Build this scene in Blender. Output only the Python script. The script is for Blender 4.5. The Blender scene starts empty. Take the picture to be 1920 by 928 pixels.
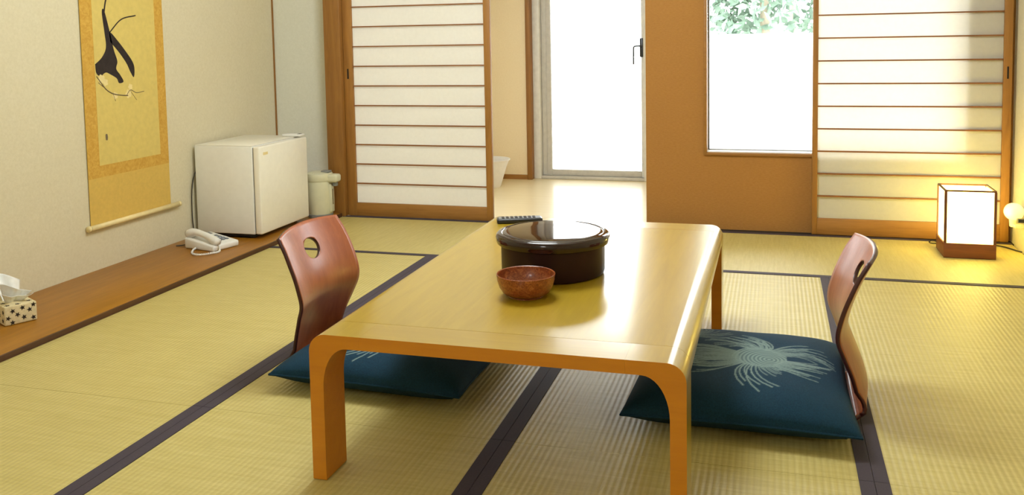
import bpy, bmesh, math, random
import numpy as np
from mathutils import Vector, Matrix
PI = math.pi
sc = bpy.context.scene
C = sc.collection

# ------------------------------------------------------------------ camera, world, light, exposure
FPX, CYP, YAW, PITCH, ROLL, CAMX, CAMZ = 1689.77, 200.42, 0.28322, 0.077118, -0.0180057, 0.67191, 1.04325
fwd = Vector((-math.sin(YAW) * math.cos(PITCH), math.cos(YAW) * math.cos(PITCH), -math.sin(PITCH)))
rgt = Vector((math.cos(YAW), math.sin(YAW), 0)); upv = rgt.cross(fwd)
cr, sr = math.cos(ROLL), math.sin(ROLL)
r2 = cr * rgt + sr * upv; u2 = -sr * rgt + cr * upv
cam_d = bpy.data.cameras.new('camera'); cam = bpy.data.objects.new('camera', cam_d); C.objects.link(cam)
cam.matrix_world = Matrix(((r2.x, u2.x, -fwd.x, CAMX), (r2.y, u2.y, -fwd.y, 0), (r2.z, u2.z, -fwd.z, CAMZ), (0, 0, 0, 1)))
cam_d.sensor_fit = 'HORIZONTAL'; cam_d.sensor_width = 36; cam_d.lens = FPX / 1920 * 36
cam_d.shift_y = -(464 - CYP) / 1920
cam_d.clip_start = 0.02
sc.camera = cam

SKY = 9.6            # bright overcast daylight outdoors
LAMP = 98.0          # ceiling lamp of the room
w = bpy.data.worlds.new('overcast_sky'); sc.world = w; w.use_nodes = True
bg = w.node_tree.nodes['Background']; bg.inputs[0].default_value = (0.94, 0.965, 1.0, 1); bg.inputs[1].default_value = SKY

def area(name, loc, rot, sx, sy, power, col, portal=False):
    d = bpy.data.lights.new(name, 'AREA'); d.shape = 'RECTANGLE'; d.size = sx; d.size_y = sy; d.energy = power; d.color = col
    o = bpy.data.objects.new(name, d); C.objects.link(o); o.location = loc; o.rotation_euler = rot
    if portal: d.cycles.is_portal = True
    return o
ld_ = bpy.data.lights.new('ceiling_lamp_light', 'POINT'); ld_.energy = LAMP; ld_.color = (0.90, 0.97, 1.0); ld_.shadow_soft_size = 0.36
lo_ = bpy.data.objects.new('ceiling_lamp_light', ld_); C.objects.link(lo_); lo_.location = (-0.32, 3.0, 2.08)
le_ = bpy.data.lights.new('added_fill_light', 'POINT'); le_.energy = LAMP * 0.42; le_.color = (0.92, 0.97, 1.0); le_.shadow_soft_size = 0.3  # added fill light behind the camera, lifts the table leg fronts
lp_ = bpy.data.objects.new('added_fill_light', le_); C.objects.link(lp_); lp_.location = (-0.3, -0.7, 2.05)
area('door_daylight_portal', (-0.55, 6.52, 1.0), (-PI / 2, 0, 0), 0.9, 1.95, 1, (1, 1, 1), True)
area('window_daylight_portal', (0.955, 5.03, 1.05), (-PI / 2, 0, 0), 1.25, 1.3, 1, (1, 1, 1), True)
area('added_window_portal', (-1.80, 6.52, 1.1), (-PI / 2, 0, 0), 0.8, 1.7, 1, (1, 1, 1), True)  # guides skylight through the added veranda window

sc.view_settings.view_transform = 'Standard'
sc.view_settings.look = 'None'
sc.view_settings.gamma = 1
sc.view_settings.use_curve_mapping = False
sc.view_settings.exposure = 0.0
sc.cycles.use_denoising = True
sc.cycles.max_bounces = 10
sc.cycles.diffuse_bounces = 6
sc.cycles.transparent_max_bounces = 16
sc.cycles.sample_clamp_indirect = 8

# ------------------------------------------------------------------ materials
def lin(r, g, b):
    f = lambda c: (c / 255 / 12.92) if c <= 10 else ((c / 255 + 0.055) / 1.055) ** 2.4
    return (f(r), f(g), f(b), 1)
class NT:
    def __init__(s, name):
        s.m = bpy.data.materials.new(name); s.m.use_nodes = True; s.t = s.m.node_tree
        s.p = s.t.nodes['Principled BSDF']; s.out = s.t.nodes['Material Output']
    def n(s, typ, **kw):
        nd = s.t.nodes.new(typ)
        for k, v in kw.items():
            if hasattr(nd, k): setattr(nd, k, v)
        return nd
    def l(s, a, b): s.t.links.new(a, b)
    def set(s, **kw):
        for k, v in kw.items(): s.p.inputs[k.replace('_', ' ')].default_value = v
        return s
    def coords(s, scale=(1, 1, 1), rot=(0, 0, 0)):
        tc = s.n('ShaderNodeTexCoord'); mp = s.n('ShaderNodeMapping')
        mp.inputs['Scale'].default_value = scale; mp.inputs['Rotation'].default_value = rot
        s.l(tc.outputs['Object'], mp.inputs['Vector']); return mp.outputs[0]
    def noise(s, vec, scale=5, detail=4, rough=0.55, dist=0):
        nd = s.n('ShaderNodeTexNoise'); nd.inputs['Scale'].default_value = scale; nd.inputs['Detail'].default_value = detail
        nd.inputs['Roughness'].default_value = rough; nd.inputs['Distortion'].default_value = dist
        s.l(vec, nd.inputs['Vector']); return nd.outputs['Fac']
    def ramp(s, fac, stops):
        nd = s.n('ShaderNodeValToRGB'); e = nd.color_ramp.elements
        while len(e) < len(stops): e.new(0.5)
        for i, (p, c) in enumerate(stops): e[i].position = p; e[i].color = c
        s.l(fac, nd.inputs[0]); return nd.outputs[0]
    def mix(s, fac, a, b, mode='MIX'):
        nd = s.n('ShaderNodeMix'); nd.data_type = 'RGBA'; nd.blend_type = mode
        for v, i in ((fac, 0), (a, 6), (b, 7)):
            if isinstance(v, (int, float, tuple)): nd.inputs[i].default_value = v
            else: s.l(v, nd.inputs[i])
        return nd.outputs[2]
    def math(s, op, a, b=0.0):
        nd = s.n('ShaderNodeMath'); nd.operation = op
        for v, i in ((a, 0), (b, 1)):
            if isinstance(v, (int, float)): nd.inputs[i].default_value = v
            else: s.l(v, nd.inputs[i])
        return nd.outputs[0]
    def bump(s, h, strength=0.2, dist=0.002):
        nd = s.n('ShaderNodeBump'); nd.inputs['Strength'].default_value = strength; nd.inputs['Distance'].default_value = dist
        s.l(h, nd.inputs['Height']); s.l(nd.outputs[0], s.p.inputs['Normal'])
    def col(s, c):
        if isinstance(c, tuple): s.p.inputs['Base Color'].default_value = c
        else: s.l(c, s.p.inputs['Base Color'])
        return s
M = {}
def plain(name, rgb, rough=0.5, coat=0.0, metal=0.0, spec=0.5, var=0.06, nscale=30):
    k = NT(name); k.set(Roughness=rough, Metallic=metal, Coat_Weight=coat, Specular_IOR_Level=spec); c = lin(*rgb)
    v = k.coords(); f = k.noise(v, nscale, 3)
    a = tuple(min(1, x * (1 - var)) for x in c[:3]) + (1,); b = tuple(min(1, x * (1 + var)) for x in c[:3]) + (1,)
    k.col(k.ramp(f, [(0.3, a), (0.7, b)])); M[name] = k.m; return k
def wood(name, dark, light, axis='Y', rough=0.4, coat=0.0, scale=1.0, spec=0.5, bump=0.05, coat_rough=0.1):
    k = NT(name); k.set(Roughness=rough, Coat_Weight=coat, Coat_Roughness=coat_rough, Specular_IOR_Level=spec)
    st = {'X': (1.2, 14, 14), 'Y': (14, 1.2, 14), 'Z': (14, 14, 1.2)}[axis]
    v = k.coords(tuple(a * scale for a in st))
    f1 = k.noise(v, 2.2, 6, 0.6, 0.8); f2 = k.noise(v, 9, 4, 0.7)
    f = k.math('ADD', k.math('MULTIPLY', f1, 0.7), k.math('MULTIPLY', f2, 0.3))
    k.col(k.ramp(f, [(0.3, lin(*dark)), (0.68, lin(*light))]))
    if bump: k.bump(f, bump, 0.002)
    M[name] = k.m; return k

# tatami: object axes are the mat's own, ridges run along local Y
k = NT('tatami_rush'); k.set(Roughness=0.46, Specular_IOR_Level=0.55)
v = k.coords(); sx = k.n('ShaderNodeSeparateXYZ'); k.l(v, sx.inputs[0])
rid = k.math('SINE', k.math('MULTIPLY', sx.outputs[0], 2 * PI / 0.0155))
rush = k.math('SINE', k.math('MULTIPLY', sx.outputs[1], 2 * PI / 0.0042))
v2 = k.coords((3, 40, 3)); n2 = k.noise(v2, 3, 5, 0.65); n3 = k.noise(k.coords((1, 1, 1)), 2.2, 3)
c = k.ramp(n2, [(0.3, lin(184, 168, 100)), (0.7, lin(206, 192, 126))])
c = k.mix(k.math('MULTIPLY', n3, 0.35), c, lin(198, 178, 96))
c = k.mix(k.math('MULTIPLY', k.math('LESS_THAN', rid, -0.45), 0.17), c, lin(150, 122, 58))
k.col(c)
k.bump(k.math('ADD', rid, k.math('MULTIPLY', rush, 0.25)), 0.35, 0.0012); M['tatami_rush'] = k.m
plain('tatami_border', (60, 50, 62), 0.75, var=0.12, nscale=200)

def wallmat(name, a, b, sc_=90, bump=0.25, rough=0.9, stretch=(1, 1, 1)):
    k = NT(name); k.set(Roughness=rough, Specular_IOR_Level=0.2)
    v = k.coords(stretch); f = k.noise(v, sc_, 6, 0.7); g = k.noise(v, 4, 3)
    cc = k.mix(k.math('MULTIPLY', g, 0.5), k.ramp(f, [(0.3, lin(*a)), (0.7, lin(*b))]), lin(*a))
    k.col(cc); k.bump(f, bump, 0.002); M[name] = k.m
wallmat('beige_wallpaper', (208, 199, 170), (222, 214, 188))
wallmat('white_wallpaper', (212, 212, 198), (224, 224, 212))
wallmat('brown_cloth_wall', (163, 115, 60), (181, 132, 72), 60, 0.3, 0.85, (1, 1, 3))
wallmat('veranda_wallpaper', (236, 218, 182), (244, 228, 196))
wallmat('ceiling_board', (216, 212, 200), (226, 222, 212), 12, 0.05)
wallmat('outdoor_plaster', (232, 232, 230), (244, 244, 242), 60, 0.2)
wallmat('outdoor_ground_concrete', (205, 205, 200), (222, 222, 216), 20, 0.2)

wood('pillar_wood', (130, 86, 36), (158, 110, 50), 'Z', 0.45)
wood('shoji_wood', (140, 94, 40), (170, 120, 56), 'Z', 0.5)
wood('shoji_rail_wood', (140, 94, 40), (170, 120, 56), 'X', 0.5)
wood('slat_wood', (120, 72, 32), (150, 96, 48), 'X', 0.55)
wood('alcove_board_wood', (138, 88, 8), (168, 112, 16), 'Y', 0.42, 0.06)
wood('board_edge_wood', (70, 42, 24), (92, 58, 34), 'Y', 0.5)
wood('veranda_floor_wood', (230, 212, 168), (240, 224, 184), 'X', 0.34, 0.2)
wood('table_wood', (164, 134, 28), (178, 148, 34), 'Y', 0.32, 0.55, 1.0, coat_rough=0.14, bump=0)
wood('table_hoop_wood', (164, 132, 28), (178, 146, 34), 'X', 0.32, 0.55, 1.0, coat_rough=0.14, bump=0)
wood('zaisu_wood', (138, 68, 34), (168, 92, 52), 'Z', 0.36, 0.32, 0.8, bump=0, coat_rough=0.2, spec=0.4)
wood('table_edge_wood', (196, 120, 14), (208, 134, 20), 'X', 0.4, 0.2, bump=0)
plain('zaisu_edge', (66, 22, 22), 0.4, 0.2)
wood('lamp_wood', (110, 58, 24), (138, 78, 36), 'X', 0.45)
wood('lamp_frame_wood', (96, 50, 26), (118, 66, 36), 'Z', 0.5)
plain('gap_dark', (30, 22, 16), 0.9)
plain('white_enamel', (240, 237, 226), 0.32, 0.2, var=0.02)
plain('fridge_side', (234, 234, 228), 0.4, 0.1, var=0.02)
plain('grey_plastic', (130, 132, 130), 0.5)
plain('cream_plastic', (208, 206, 178), 0.35, 0.1, var=0.03)
plain('white_plastic', (228, 228, 226), 0.35, 0.1, var=0.02)
plain('phone_key', (110, 118, 132), 0.5)
plain('black_plastic', (26, 26, 30), 0.35, 0.2)
plain('remote_face', (120, 128, 140), 0.3, 0.2)
plain('aluminium', (198, 194, 186), 0.4, 0, 0.0)
plain('dark_sash', (120, 118, 112), 0.45)
plain('sash_light', (224, 222, 216), 0.4)
plain('handle_metal', (70, 72, 76), 0.35, 0, 0.7)
plain('lacquer', (46, 24, 22), 0.42, 0.0, spec=0.18, var=0.15, nscale=14)
plain('lid_lacquer', (40, 20, 14), 0.06, 0.45, spec=0.3, var=0.1, nscale=8)
plain('scroll_cloth', (210, 176, 88), 0.85, var=0.05, nscale=60)
plain('scroll_paper', (212, 190, 108), 0.85, var=0.05, nscale=40)
plain('scroll_roller_wood', (232, 214, 158), 0.5)
plain('ink', (44, 34, 32), 0.9, var=0.3, nscale=60)
plain('ink_grey', (120, 104, 78), 0.9, var=0.2, nscale=60)
plain('blossom_white', (228, 210, 148), 0.9)
plain('tissue_cloth', (214, 200, 160), 0.9, var=0.1, nscale=90)
plain('star_ink', (40, 32, 26), 0.9)
plain('basket_white', (236, 234, 232), 0.5, var=0.03)
plain('outdoor_board_white', (240, 242, 245), 0.7, var=0.02)
plain('bark', (150, 140, 120), 0.9)
k = NT('brocade'); k.set(Roughness=0.8); v = k.coords(); f = k.noise(v, 45, 5, 0.7, 1.2)
k.col(k.ramp(f, [(0.35, lin(192, 146, 54)), (0.65, lin(212, 170, 76))])); M['brocade'] = k.m
k = NT('leaf_green'); k.set(Roughness=0.6); v = k.coords(); f = k.noise(v, 6, 3)
k.col(k.ramp(f, [(0.3, lin(92, 116, 98)), (0.7, lin(132, 154, 134))])); M['leaf_green'] = k.m
# burl bowl
k = NT('burl_wood'); k.set(Roughness=0.3, Coat_Weight=0.3); v = k.coords(); f = k.noise(v, 90, 5, 0.75, 1.5)
k.col(k.ramp(f, [(0.3, lin(96, 40, 16)), (0.5, lin(140, 68, 30)), (0.72, lin(190, 118, 64))])); k.bump(f, 0.3, 0.002); M['burl_wood'] = k.m
# white tissue paper
k = NT('tissue_paper'); k.set(Roughness=0.9); v = k.coords(); f = k.noise(v, 30, 3); k.col(k.ramp(f, [(0.3, lin(232, 234, 234)), (0.7, lin(246, 247, 248))])); M['tissue_paper'] = k.m
# shoji paper: diffuse + translucent
def paper(name, rgb, tr, emit=None, strength=0):
    k = NT(name); d = k.n('ShaderNodeBsdfDiffuse'); t = k.n('ShaderNodeBsdfTranslucent'); mx = k.n('ShaderNodeMixShader')
    v = k.coords(); f = k.noise(v, 50, 5, 0.7); c = lin(*rgb); a = tuple(x * 0.96 for x in c[:3]) + (1,)
    cc = k.ramp(f, [(0.3, a), (0.7, c)])
    k.l(cc, d.inputs[0]); k.l(cc, t.inputs[0]); mx.inputs[0].default_value = tr
    k.l(d.outputs[0], mx.inputs[1]); k.l(t.outputs[0], mx.inputs[2]); o = mx.outputs[0]
    if emit:
        e = k.n('ShaderNodeEmission'); e.inputs[0].default_value = emit; e.inputs[1].default_value = strength
        ad = k.n('ShaderNodeAddShader'); k.l(o, ad.inputs[0]); k.l(e.outputs[0], ad.inputs[1]); o = ad.outputs[0]
    k.l(o, k.out.inputs[0]); k.t.nodes.remove(k.p); M[name] = k.m
paper('shoji_paper', (240, 238, 232), 0.5)
paper('lamp_paper', (245, 240, 225), 0.3, (1.0, 0.85, 0.22, 1), 5.2)
# clear glass
k = NT('window_glass'); t = k.n('ShaderNodeBsdfTransparent'); g = k.n('ShaderNodeBsdfGlossy'); g.inputs['Roughness'].default_value = 0.02
fr = k.n('ShaderNodeFresnel'); fr.inputs[0].default_value = 1.35; mx = k.n('ShaderNodeMixShader'); t.inputs[0].default_value = (0.97, 0.985, 0.98, 1)
k.l(fr.outputs[0], mx.inputs[0]); k.l(t.outputs[0], mx.inputs[1]); k.l(g.outputs[0], mx.inputs[2]); k.l(mx.outputs[0], k.out.inputs[0]); k.t.nodes.remove(k.p); M['window_glass'] = k.m
# globe of the small night light
k = NT('globe_glass'); k.set(Roughness=0.3, Coat_Weight=0.3); k.col(lin(244, 236, 220)); k.p.inputs['Emission Color'].default_value = (1, 0.9, 0.7, 1); k.p.inputs['Emission Strength'].default_value = 0.25; M['globe_glass'] = k.m
# zabuton cloth with a printed flower (point attribute)
k = NT('zabuton_cloth'); k.set(Roughness=0.85, Specular_IOR_Level=0.25, Sheen_Weight=0.0)
v = k.coords(); f = k.noise(v, 260, 4, 0.7); g = k.noise(v, 5, 3)
base = k.mix(k.math('MULTIPLY', g, 0.6), k.ramp(f, [(0.3, lin(10, 40, 62)), (0.7, lin(22, 64, 90))]), lin(8, 44, 58))
at = k.n('ShaderNodeAttribute'); at.attribute_name = 'print'
k.col(k.mix(at.outputs['Fac'], base, lin(142, 166, 160))); k.bump(f, 0.3, 0.001); M['zabuton_cloth'] = k.m

# ------------------------------------------------------------------ builders (all coordinates in metres, world space)
def empty(name, loc):
    o = bpy.data.objects.new(name, None); C.objects.link(o); o.location = loc; o.empty_display_size = 0.1; return o
def tag(o, label=None, cat=None, group=None, kind=None):
    if label: o['label'] = label
    if cat: o['category'] = cat
    if group: o['group'] = group
    if kind: o['kind'] = kind
    return o
def wloc(p):
    v = Vector((0, 0, 0))
    while p is not None: v = v + p.location; p = p.parent
    return v
def mesh(name, verts, faces, mat, parent=None, smooth=False, origin=None):
    """one mesh object; verts are world coordinates, origin is its world origin"""
    base = wloc(parent)
    org = Vector(origin) if origin is not None else base.copy()
    me = bpy.data.meshes.new(name)
    me.from_pydata([tuple(Vector(v) - org) for v in verts], [], faces); me.update()
    if smooth:
        me.polygons.foreach_set('use_smooth', [True] * len(me.polygons))
    me.materials.append(M[mat])
    o = bpy.data.objects.new(name, me); C.objects.link(o)
    if parent is not None: o.parent = parent
    o.location = org - base
    return o
def sharp(o, ang=35):
    bm = bmesh.new(); bm.from_mesh(o.data)
    for e in bm.edges:
        if len(e.link_faces) == 2 and e.calc_face_angle(0) > math.radians(ang): e.smooth = False
    bm.to_mesh(o.data); bm.free(); return o
def recalc(o):
    bm = bmesh.new(); bm.from_mesh(o.data); bmesh.ops.recalc_face_normals(bm, faces=bm.faces); bm.to_mesh(o.data); bm.free(); return o
def rotz(v, c, a):
    x, y = v[0] - c[0], v[1] - c[1]; ca, sa = math.cos(a), math.sin(a)
    return (c[0] + ca * x - sa * y, c[1] + sa * x + ca * y, v[2])
BF = [(0, 3, 2, 1), (4, 5, 6, 7), (0, 1, 5, 4), (1, 2, 6, 5), (2, 3, 7, 6), (3, 0, 4, 7)]
def box(name, x0, x1, y0, y1, z0, z1, mat, parent=None, bev=0.0, seg=2, rot=None, origin=None):
    vs = [(x0, y0, z0), (x1, y0, z0), (x1, y1, z0), (x0, y1, z0), (x0, y0, z1), (x1, y0, z1), (x1, y1, z1), (x0, y1, z1)]
    if rot: vs = [rotz(v, rot[0], rot[1]) for v in vs]
    if origin is None and parent is None: origin = ((x0 + x1) / 2, (y0 + y1) / 2, z0)
    o = mesh(name, vs, BF, mat, parent, origin=origin)
    if bev:
        bm = bmesh.new(); bm.from_mesh(o.data)
        bmesh.ops.bevel(bm, geom=list(bm.edges), offset=bev, segments=seg, profile=0.5, affect='EDGES')
        for f in bm.faces: f.smooth = True
        bm.to_mesh(o.data); bm.free(); sharp(o, 50)
    return o
def lathe(name, prof, c, mat, parent=None, n=48, sx=1, sy=1, closed_bottom=True, closed_top=True):
    vs, fs = [], []
    for r, z in prof:
        for i in range(n):
            a = 2 * PI * i / n; vs.append((c[0] + sx * r * math.cos(a), c[1] + sy * r * math.sin(a), c[2] + z))
    for j in range(len(prof) - 1):
        for i in range(n):
            fs.append((j * n + i, j * n + (i + 1) % n, (j + 1) * n + (i + 1) % n, (j + 1) * n + i))
    if closed_bottom: fs.append(tuple(range(n))[::-1])
    if closed_top: fs.append(tuple((len(prof) - 1) * n + i for i in range(n)))
    o = mesh(name, vs, fs, mat, parent, True, origin=None if parent else c); return sharp(o, 40)
def tube(name, pts, r, mat, parent=None, n=8, origin=None):
    pts = [Vector(p) for p in pts]; vs, fs = [], []; up = Vector((0, 0, 1)); prev = None
    for i, p in enumerate(pts):
        t = (pts[min(i + 1, len(pts) - 1)] - pts[max(i - 1, 0)]).normalized()
        if prev is None:
            a = t.cross(up if abs(t.z) < 0.9 else Vector((1, 0, 0))).normalized()
        else: a = (prev - t * prev.dot(t)).normalized()
        prev = a; b = t.cross(a); rr = r[i] if isinstance(r, (list, tuple)) else r
        for q in range(n):
            an = 2 * PI * q / n; vs.append(p + a * (rr * math.cos(an)) + b * (rr * math.sin(an)))
    for i in range(len(pts) - 1):
        for q in range(n): fs.append((i * n + q, i * n + (q + 1) % n, (i + 1) * n + (q + 1) % n, (i + 1) * n + q))
    fs.append(tuple(range(n))[::-1]); fs.append(tuple((len(pts) - 1) * n + q for q in range(n)))
    return recalc(mesh(name, vs, fs, mat, parent, True, origin=origin))
def spline(ctrl, n=8):
    P = [Vector(p) for p in ctrl]; P = [P[0] * 2 - P[1]] + P + [P[-1] * 2 - P[-2]]; out = []
    for i in range(1, len(P) - 2):
        for j in range(n):
            t = j / n; a, b, c_, d = P[i - 1], P[i], P[i + 1], P[i + 2]
            out.append(0.5 * ((2 * b) + (c_ - a) * t + (2 * a - 5 * b + 4 * c_ - d) * t * t + (3 * b - a - 3 * c_ + d) * t ** 3))
    out.append(P[-2]); return out
def prism(name, poly, axis, a0, a1, mat, parent=None, smooth_ang=30, origin=None):
    """extrude a closed 2D polygon along an axis. axis 'Y': poly is (x, z); 'X': (y, z); 'Z': (x, y)"""
    def put(p, a): return {'X': (a, p[0], p[1]), 'Y': (p[0], a, p[1]), 'Z': (p[0], p[1], a)}[axis]
    n = len(poly); vs = [put(p, a0) for p in poly] + [put(p, a1) for p in poly]
    fs = [tuple(range(n))[::-1], tuple(range(n, 2 * n))] + [(i, (i + 1) % n, n + (i + 1) % n, n + i) for i in range(n)]
    o = recalc(mesh(name, vs, fs, mat, parent, True, origin=origin)); return sharp(o, smooth_ang)

# ------------------------------------------------------------------ setting: floor and tatami
XL, XR, YB, YN, ZC = -2.285, 1.80, 4.84, -1.7, 2.42
floor = tag(box('floor', XL, XR, YN, YB, -0.12, -0.055, 'gap_dark', origin=(0, 0, -0.12)), 'floor laid with yellow tatami mats edged in dark cloth', 'floor', kind='structure')
MATT = 0.053; HW = 0.033
mat_cache = {}
def tatami(x0, x1, y0, y1, along, borders):
    L = (y1 - y0 if along == 'Y' else x1 - x0); W = (x1 - x0 if along == 'Y' else y1 - y0)
    key = (round(L, 3), round(W, 3)); g = 0.0006
    me = mat_cache.get(key)
    if me is None:
        o = box('tatami_mat', -W / 2 + g, W / 2 - g, -L / 2 + g, L / 2 - g, 0, MATT, 'tatami_rush', origin=(0, 0, 0)); me = o.data; mat_cache[key] = me
        bpy.data.objects.remove(o)
    o = bpy.data.objects.new('tatami_mat', me); C.objects.link(o); o.parent = floor
    o.location = Vector(((x0 + x1) / 2, (y0 + y1) / 2, -0.054)) - floor.location
    if along == 'X': o.rotation_euler.z = PI / 2
    for s in borders:
        kb = ('b', key, s); bm_ = mat_cache.get(kb); cx = s * (W / 2 - HW / 2 - g)
        if bm_ is None:
            b = box('border_band', cx - HW / 2, cx + HW / 2, -L / 2 + g, L / 2 - g, MATT - 0.02, MATT + 0.0022, 'tatami_border', origin=(0, 0, 0)); bm_ = b.data; mat_cache[kb] = bm_
            bpy.data.objects.remove(b)
        bo = bpy.data.objects.new('border_band', bm_); C.objects.link(bo); bo.parent = o
YC = 3.985
tatami(-1.785, 0.0, YC, YB - 0.012, 'X', (-1, 1)); tatami(0.0, 1.785, YC, YB - 0.012, 'X', (-1, 1))
for i, x in enumerate((-1.8, -0.9, 0.0, 0.9)):
    xa = max(x, -1.785); xb = min(x + 0.9, 1.785)
    bs = (1,) if i == 0 else (-1, 1)
    for ya, yb in ((2.165, YC), (0.345, 2.165), (-1.475, 0.345)): tatami(xa, xb, ya, yb, 'Y', bs)
# raised board along the left wall
PZ = 0.02
alc = tag(box('floor_alcove', XL, -1.797, YN, 4.80, -0.05, PZ, 'alcove_board_wood', bev=0.004), 'raised brown wooden board running along the beige wall', 'floor board', kind='structure')
box('front_edge', -1.797, -1.789, YN, 4.80, -0.05, PZ - 0.002, 'board_edge_wood', alc)
# walls
YW = 4.93
def st(o, label, cat='wall'): return tag(o, label, cat, kind='structure')
wl = st(box('wall_left', XL - 0.1, XL, YN, YW + 0.1, -0.05, ZC, 'beige_wallpaper'), 'beige papered wall behind the hanging scroll')
wbl = st(box('wall_back_left', XL, -1.865, YW, YW + 0.1, -0.05, ZC, 'white_wallpaper'), 'pale wall strip behind the fridge and thermos')
st(box('trim_1', XL, XL + 0.008, YW - 0.008, YW, PZ, ZC, 'pillar_wood'), 'thin wooden strip in the room corner above the fridge', 'trim')
wr = st(box('wall_right', XR, XR + 0.1, YN, YW + 0.1, -0.05, ZC, 'beige_wallpaper'), 'wall beside the glowing paper lamp')
st(box('wall_near', XL - 0.1, XR + 0.1, YN - 0.1, YN, -0.05, ZC, 'beige_wallpaper'), 'beige wall closing the room behind the viewer')
st(box('ceiling', XL - 0.1, XR + 0.1, YN - 0.1, YW + 0.1, ZC, ZC + 0.08, 'ceiling_board'), 'pale board ceiling over the tatami room', 'ceiling')
st(box('trim_2', -1.872, -1.768, 4.80, 4.96, 0, ZC, 'pillar_wood', bev=0.003), 'square brown wooden pillar left of the sliding paper screen', 'pillar')
# sill and head rails of the sliding screens
st(box('trim_3', -1.768, XR, YB - 0.012, YB + 0.062, -0.05, -0.006, 'gap_dark'), 'sill under the sliding paper screens, coloured dark as gap shadow', 'sill')  # dark colour stands in for the shadow in the threshold gap
st(box('trim_4', -1.768, XR, YB - 0.03, YB + 0.062, 1.80, 1.86, 'shoji_rail_wood'), 'wooden head rail over the sliding paper screens', 'trim')
st(box('wall_back_upper', -1.768, XR, YB, YB + 0.15, 1.86, ZC, 'white_wallpaper'), 'white wall above the sliding screens')
# brown cloth wall with the window opening
WB0, WB1 = YB + 0.065, YB + 0.185
bw = st(empty('wall_back_right', (0.9, WB0, 0)), 'brown cloth-covered wall around the bright window')
WX0, WX1, WZ0, WZ1 = 0.318, 1.585, 0.398, 1.66
box('wall_panel', 0.004, WX0, WB0, WB1, -0.05, 1.86, 'brown_cloth_wall', bw)
box('wall_panel', WX1, XR, WB0, WB1, -0.05, 1.86, 'brown_cloth_wall', bw)
box('wall_panel', WX0, WX1, WB0, WB1, -0.05, WZ0, 'brown_cloth_wall', bw)
box('wall_panel', WX0, WX1, WB0, WB1, WZ1, 1.86, 'brown_cloth_wall', bw)
# window in it
w1 = st(empty('window_1', (0.95, WB0, WZ0)), 'bright window in the brown wall, half behind the paper screen', 'window')
def frame4(parent, name, x0, x1, z0, z1, y0, y1, t, mat, bev=0.002):
    box(name, x0, x0 + t, y0, y1, z0, z1, mat, parent, bev); box(name, x1 - t, x1, y0, y1, z0, z1, mat, parent, bev)
    box(name, x0 + t, x1 - t, y0, y1, z0, z0 + t, mat, parent, bev); box(name, x0 + t, x1 - t, y0, y1, z1 - t, z1, mat, parent, bev)
frame4(w1, 'wood_casing', WX0 - 0.004, WX1 + 0.004, WZ0 - 0.004, WZ1 + 0.004, WB0 - 0.012, WB0 + 0.07, 0.016, 'shoji_rail_wood')
frame4(w1, 'sash', WX0 + 0.012, WX1 - 0.012, WZ0 + 0.012, WZ1 - 0.012, WB0 + 0.07, WB0 + 0.1, 0.008, 'dark_sash', 0.001)
box('window_sill', WX0 + 0.012, WX1 - 0.012, WB0 + 0.0, WB0 + 0.069, WZ0 + 0.0115, WZ0 + 0.0165, 'sash_light', w1)
box('pane', WX0 + 0.02, WX1 - 0.02, WB0 + 0.083, WB0 + 0.087, WZ0 + 0.02, WZ1 - 0.02, 'window_glass', w1)

# ------------------------------------------------------------------ sliding paper screens
def shoji(name, x0, x1, y, label, slz, rail_h, stile_l, stile_r):
    r = tag(empty(name, ((x0 + x1) / 2, y, 0)), label, 'sliding door', kind='structure')
    t = 0.028; top = 1.80
    box('stile', x0, x0 + stile_l, y, y + t, 0.0, top, 'shoji_wood', r, 0.0015)
    box('stile', x1 - stile_r, x1, y, y + t, 0.0, top, 'shoji_wood', r, 0.0015)
    a, b = x0 + stile_l, x1 - stile_r
    box('bottom_rail', a, b, y + 0.001, y + t - 0.001, 0.0, rail_h, 'shoji_rail_wood', r, 0.0015)
    box('top_rail', a, b, y + 0.001, y + t - 0.001, top - 0.06, top, 'shoji_rail_wood', r, 0.0015)
    for z in slz: box('slat', a, b, y + 0.004, y + 0.016, z - 0.0035, z + 0.0035, 'slat_wood', r)
    zs = [rail_h] + list(slz) + [top - 0.06]
    for i in range(len(zs) - 1): box('paper_pane', a, b, y + 0.0165, y + 0.0172, zs[i], zs[i + 1], 'shoji_paper', r)
    return r
dl = shoji('door_1', -1.766, -0.860, YB - 0.004, 'sliding paper screen with dark slats left of the opening', [0.078 + 0.1158 * i for i in range(1, 15)], 0.078, 0.056, 0.036)
box('finger_pull', -1.745, -1.735, YB - 0.0055, YB + 0.01, 0.815, 0.875, 'gap_dark', dl, 0.002)
dr = shoji('door_2', 0.864, 1.778, YB + 0.004, 'sliding paper screen glowing yellow behind the square lamp', [0.084 + 0.1158 * i for i in range(1, 15)], 0.084, 0.026, 0.038)
box('finger_pull', 1.755, 1.763, YB + 0.0025, YB + 0.01, 0.80, 0.86, 'gap_dark', dr, 0.002)

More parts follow.
